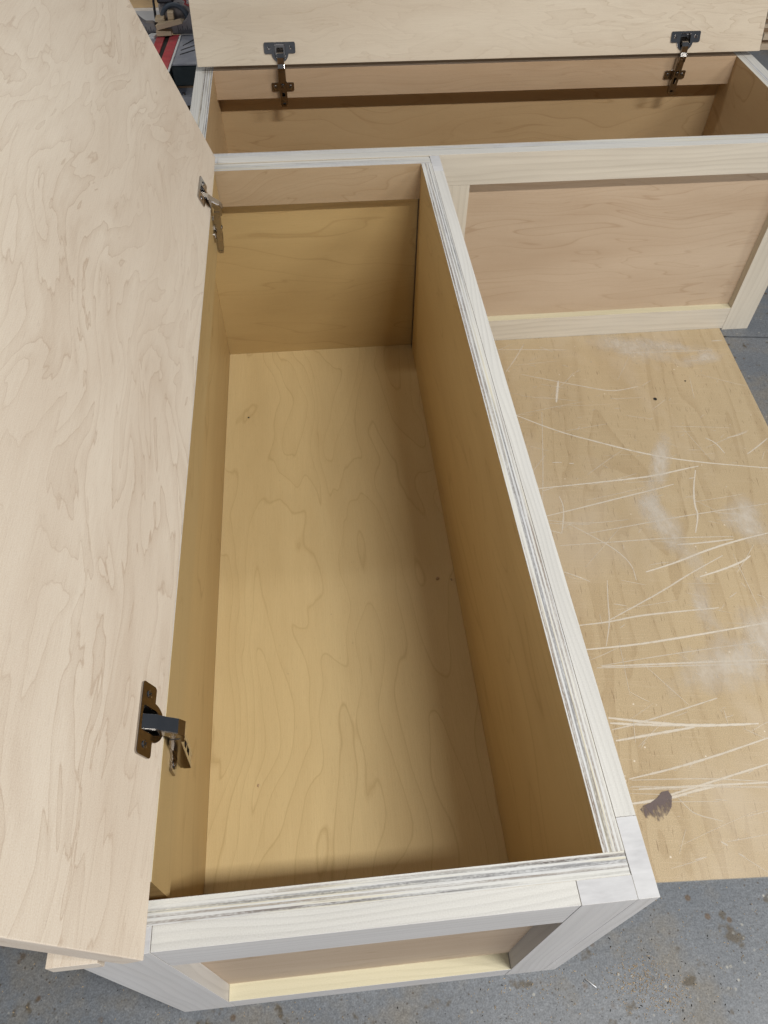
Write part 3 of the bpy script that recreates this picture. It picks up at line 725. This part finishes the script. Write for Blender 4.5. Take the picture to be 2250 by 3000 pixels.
def grains(name, spots, mat, size):
    bm = bmesh.new(); rg = random.Random(5)
    for cx, cy, z, sx, sy, n in spots:
        for _ in range(n):
            x = cx + rg.gauss(0, sx); y = cy + rg.gauss(0, sy); q = size * rg.uniform(0.4, 1.3); a = rg.uniform(0, 6.28); st = rg.uniform(0.8, 2.2)
            if z < 0.01 and (-0.50 < x < 0.004 and y > -0.003 or x > 0.0 and y > 0.09 - 0.05 * x): continue
            if z > 0.01 and not (-0.455 < x < -0.042 and 0.042 < y < 1.255): continue
            ca, sa = math.cos(a) * q, math.sin(a) * q
            v = [bm.verts.new((x + ca * st, y + sa * st, z)), bm.verts.new((x - sa * .6, y + ca * .6, z)), bm.verts.new((x - ca * st, y - sa * st, z)), bm.verts.new((x + sa * .6, y - ca * .6, z)), bm.verts.new((x, y, z + q * 0.7))]
            for i in range(4): bm.faces.new((v[i], v[(i + 1) % 4], v[4]))
    return link(name, bm, mat)
M['dust_tan'] = plain('sawdust', (0.46, 0.35, 0.22), 0.8, 0.1, 0.3, 200)
M['grit'] = plain('grit', (0.035, 0.03, 0.028), 0.8, 0.2, 0.3, 200)
tag(grains('sawdust', [(0.107, -0.020, 0.0005, 0.022, 0.014, 420), (0.14, -0.045, 0.0005, 0.02, 0.012, 200), (-0.04, -0.016, 0.0005, 0.05, 0.02, 160), (0.25, 0.0, 0.0005, 0.12, 0.06, 260), (-0.4, -0.01, 0.0005, 0.08, 0.03, 140), (-0.66, 0.06, 0.0005, 0.1, 0.06, 120), (0.9, 1.0, 0.0005, 0.1, 0.3, 100),
        (-0.30, 0.5, 0.0182, 0.12, 0.35, 26), (-0.06, 0.6, 0.0182, 0.02, 0.35, 30), (-0.25, 0.06, 0.0182, 0.12, 0.012, 25)], M['dust_tan'], 0.0008), 'scattered tan sawdust crumbs on the concrete and the near bench bottom', 'sawdust', kind='stuff')
tag(grains('grit', [(0.2, -0.03, 0.0005, 0.16, 0.05, 130), (-0.2, -0.05, 0.0005, 0.2, 0.03, 90), (-0.65, 0.05, 0.0005, 0.1, 0.06, 50), (0.85, 1.1, 0.0005, 0.08, 0.25, 40)], M['grit'], 0.0009), 'dark grit scattered over the grey concrete floor', 'grit', kind='stuff')

# ------------------------------------------------------------------ workshop clutter seen past the lids
M['red'] = plain('red_plastic', (0.52, 0.055, 0.07), 0.5, 0.4, 0.2, 40, 0.25, (0.45, 0.25, 0.2))
M['saw_grey'] = plain('cast_grey', (0.30, 0.31, 0.35), 0.45, 0.4, 0.15, 30, 0.5, (0.48, 0.48, 0.48))
M['fence_grey'] = plain('fence_grey', (0.24, 0.23, 0.24), 0.5, 0.4, 0.15, 30, 0.5, (0.30, 0.27, 0.24))
M['green'] = plain('dark_green_paint', (0.010, 0.026, 0.030), 0.35, 0.5, 0.3, 30, 0.15, (0.10, 0.11, 0.11))
M['black'] = plain('black_plastic', (0.012, 0.012, 0.016), 0.4, 0.4, 0.2)
M['hose'] = plain('blue_grey_hose', (0.055, 0.075, 0.10), 0.5, 0.4, 0.2, 40, 0.3, (0.2, 0.2, 0.2))
M['white'] = plain('white_laminate', (0.86, 0.85, 0.82), 0.4, 0.4, 0.05, 10)
M['tanply'] = maple('tan_ply', (0.80, 0.58, 0.33), (0.65, 0.44, 0.22), line=0.4)
M['offcut'] = poplar('pine_offcut', (0.70, 0.56, 0.38), (0.48, 0.35, 0.2), 160, 0.5)
M['paint_tick'] = plain('black_marking', (0.02, 0.02, 0.03), 0.6)
zt = 0.339
ms = thing('miter_saw', 'dusty grey miter saw with red kerf strips and ruler fence seen between the two lids', 'saw', (-0.6, 2.15, 0.25))
# table with angled grooves
board('saw_table', (-0.86, -0.36), (2.058, 2.262), (zt - 0.005, zt), 0, M['saw_grey'], ms, bevel=0.0015)
def flat(name, pts, z0, z1, mat, parent, bev=0.0):
    b4 = [Vector((x, y, z0)) for x, y in pts]; t4 = [Vector((x, y, z1)) for x, y in pts]
    return hexa(name, b4, t4, mat, parent, 0, bev)
flat('kerf_plate', [(-0.6520, 2.01), (-0.6300, 2.01), (-0.6187, 2.2559), (-0.6405, 2.2559)], zt + 0.0004, zt + 0.004, M['red'], ms)
flat('kerf_plate', [(-0.6205, 2.01), (-0.5950, 2.01), (-0.5810, 2.25), (-0.6046, 2.25)], zt + 0.0004, zt + 0.004, M['red'], ms)
flat('kerf_slot', [(-0.6295, 2.01), (-0.6210, 2.01), (-0.6052, 2.2559), (-0.6180, 2.2559)], zt + 0.0003, zt + 0.0012, M['dark'], ms)
flat('white_strip', [(-0.5945, 2.0), (-0.5895, 2.0), (-0.5750, 2.25), (-0.5800, 2.25)], zt + 0.0003, zt + 0.003, M['white'], ms)
flat('white_strip', [(-0.672, 2.235), (-0.648, 2.235), (-0.642, 2.2602), (-0.658, 2.2602)], zt + 0.0003, zt + 0.006, M['white'], ms)
for a, b, c, d in ((-0.5703, 2.1466, -0.52, 2.19), (-0.5709, 2.1174, -0.52, 2.155), (-0.5671, 2.178, -0.535, 2.225)):
    flat('groove', [(a, b), (c, d), (c, d + 0.008), (a, b + 0.006)], zt + 0.0002, zt + 0.0005, M['dark'], ms)
# fence halves with tick marks
def fence(pts, mat):
    return prism('fence', pts, None, mat, ms, frame=lambda a, b, c: Vector((a, c, b)), depth=(2.264, 2.284))
fence([(-0.80, zt), (-0.643, zt), (-0.643, 0.352), (-0.6455, 0.366), (-0.650, 0.3685), (-0.668, 0.3685), (-0.676, 0.373), (-0.688, 0.384), (-0.70, 0.40), (-0.80, 0.40)], M['fence_grey'])
fence([(-0.600, zt), (-0.40, zt), (-0.40, 0.41), (-0.530, 0.410), (-0.545, 0.389), (-0.556, 0.374), (-0.566, 0.366), (-0.574, 0.365), (-0.600, 0.365)], M['fence_grey'])
for x0, n in ((-0.5832, 16), (-0.6835, 12)):
    for k in range(n):
        hgt = 0.019 if k % 4 == 0 else (0.012 if k % 2 == 0 else 0.009)
        board('tick_mark', (x0 + k * 0.0032, x0 + k * 0.0032 + 0.0011), (2.2632, 2.2639), (zt + 0.002, zt + 0.002 + hgt), 2, M['paint_tick'], ms, bevel=0)
board('front_skirt', (-0.592, -0.36), (2.062, 2.08), (0.283, zt - 0.0052), 0, M['green'], ms, bevel=0.003)
board('base_side', (-0.606, -0.593), (2.04, 2.25), (0.255, zt - 0.0052), 1, M['green'], ms, bevel=0.003)
hexa('base_foot', [Vector(p) for p in ((-0.60, 1.985, 0.262), (-0.36, 2.02, 0.262), (-0.36, 2.10, 0.262), (-0.60, 2.10, 0.262))], [Vector(p) for p in ((-0.60, 2.0, 0.278), (-0.36, 2.035, 0.278), (-0.36, 2.057, 0.281), (-0.60, 2.057, 0.281))], M['saw_grey'], ms, 0, 0.003)
tube('foot_bolt', [(-0.565, 2.02, 0.276), (-0.565, 2.02, 0.284)], 0.004, M['steel_dark'], ms, 8)
# motor, blade arm and guard
bm0 = [Vector(p) for p in ((-0.632, 2.292, 0.4035), (-0.586, 2.292, 0.4035), (-0.586, 2.45, 0.4035), (-0.632, 2.45, 0.4035))]
hexa('motor_housing', bm0, [p + Vector((0, 0.03, 0.12)) for p in bm0], M['black'], ms, 0, 0.006)
board('turntable_back', (-0.632, -0.535), (2.302, 2.36), (0.335, 0.4025), 0, plain('dusty_casting', (0.30, 0.27, 0.26), 0.7, 0.2, 0.3, 60, 0.6, (0.5, 0.45, 0.42)), ms, bevel=0.006)
ap = [(-0.590 + 0.0345 * math.cos(R(a)), 2.292, 0.366 + 0.036 * math.sin(R(a))) for a in range(-10, 196, 12)]
tube('blade_guard', ap, 0.0065, M['hose'], ms, 12)
# saw stand: lumber pieces under the saw
st = thing('lumber_stack', 'stack of rough brown boards in the shade under the miter saw', 'lumber', (-0.5, 2.15, 0))
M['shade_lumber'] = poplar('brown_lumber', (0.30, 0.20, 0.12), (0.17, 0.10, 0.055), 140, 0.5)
zz = 0.0
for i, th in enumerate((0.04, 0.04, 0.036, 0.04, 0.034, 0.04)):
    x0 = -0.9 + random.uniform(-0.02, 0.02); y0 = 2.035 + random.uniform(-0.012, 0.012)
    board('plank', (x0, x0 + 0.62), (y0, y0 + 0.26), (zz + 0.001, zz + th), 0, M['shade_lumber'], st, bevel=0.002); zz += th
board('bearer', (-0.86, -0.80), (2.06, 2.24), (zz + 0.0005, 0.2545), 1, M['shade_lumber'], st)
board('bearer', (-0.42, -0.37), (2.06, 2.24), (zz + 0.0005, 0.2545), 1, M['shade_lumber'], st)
# offcuts on the saw
def offcut(b4, t4, label):
    o = hexa('wood_offcut', [Vector(p) for p in b4], [Vector(p) for p in t4], M['offcut'], None, 0, 0.001)
    tag(o, label, 'offcut', 'wood offcuts lying on the miter saw')
offcut([(-0.640, 2.232, zt + 0.0065), (-0.599, 2.236, zt + 0.0065), (-0.599, 2.262, zt + 0.0065), (-0.640, 2.262, zt + 0.0065)],
       [(-0.640, 2.236, 0.3575), (-0.600, 2.240, 0.3535), (-0.600, 2.262, 0.3535), (-0.640, 2.262, 0.3575)], 'lowest wood offcut, lying flat against the saw fence gap')
offcut([(-0.637, 2.238, 0.3580), (-0.566, 2.246, 0.3705), (-0.566, 2.262, 0.3705), (-0.637, 2.262, 0.3580)],
       [(-0.640, 2.240, 0.3700), (-0.571, 2.248, 0.3830), (-0.560, 2.263, 0.3770), (-0.632, 2.263, 0.3715)], 'slanting wood offcut lying on top of the others at the saw fence')
offcut([(-0.606, 2.2635, 0.3720), (-0.590, 2.2635, 0.3720), (-0.590, 2.285, 0.3720), (-0.606, 2.285, 0.3720)],
       [(-0.605, 2.2645, 0.3930), (-0.589, 2.2645, 0.3915), (-0.589, 2.286, 0.3915), (-0.605, 2.286, 0.3930)], 'short upright wood offcut standing in front of the saw guard arc')
offcut([(-0.642, 2.266, 0.3690), (-0.615, 2.266, 0.3690), (-0.615, 2.30, 0.3690), (-0.642, 2.30, 0.3690)],
       [(-0.642, 2.268, 0.3760), (-0.617, 2.268, 0.3790), (-0.617, 2.30, 0.3790), (-0.642, 2.30, 0.3760)], 'pale square wood offcut left of the upright one')
# crumpled rag, cords, board behind
c1 = tube('power_cord', [(-0.655, 2.42, 0.46), (-0.650, 2.38, 0.425), (-0.6465, 2.33, 0.395), (-0.6445, 2.305, 0.372), (-0.6445, 2.30, 0.34), (-0.65, 2.33, 0.30)], 0.0035, M['black'], None, 8)
tag(c1, 'black power cord hanging in front of the tan plywood board', 'cord')
bx = thing('plywood_board', 'tan plywood board with a white lower edge standing behind the miter saw', 'board', (-0.9, 2.6, 0.25))
board('board_face', (-1.5, -0.648), (2.60, 2.612), (0.302, 0.75), 0, M['tanply'], bx)
board('white_edge', (-1.5, -0.640), (2.575, 2.614), (0.2700, 0.3015), 0, M['white'], bx)
board('base_board', (-1.5, -0.640), (2.585, 2.70), (0.0, 0.2695), 0, M['tanply'], bx)
rw = tube('red_wire', [(-0.566, 2.29, 0.43), (-0.561, 2.288, 0.420), (-0.552, 2.288, 0.410), (-0.557, 2.292, 0.404), (-0.547, 2.29, 0.400), (-0.535, 2.295, 0.405)], 0.003, M['red'], None, 8)
tag(rw, 'thin red wire curled behind the saw fence beside the far lid', 'wire')
# boards lying on the floor at the right edge
rt = thing('board_pile', 'pile of thin cream and brown boards on the floor beyond the far bench right end', 'lumber', (1.75, 3.0, 0))
M['cream'] = poplar('cream_board', (0.62, 0.50, 0.36), (0.48, 0.36, 0.24), 90, 0.4)
zz = 0.0
for i in range(7):
    m = M['shade_lumber'] if i % 2 else M['cream']; th = 0.014 if i % 2 else 0.022
    x0 = 1.552 - 0.004 * i + random.uniform(-0.004, 0.004)
    board('plank', (x0, 2.4), (2.96 + random.uniform(-0.01, 0.01), 3.3), (zz + 0.0005, zz + th), 0, m, rt, bevel=0.001); zz += th
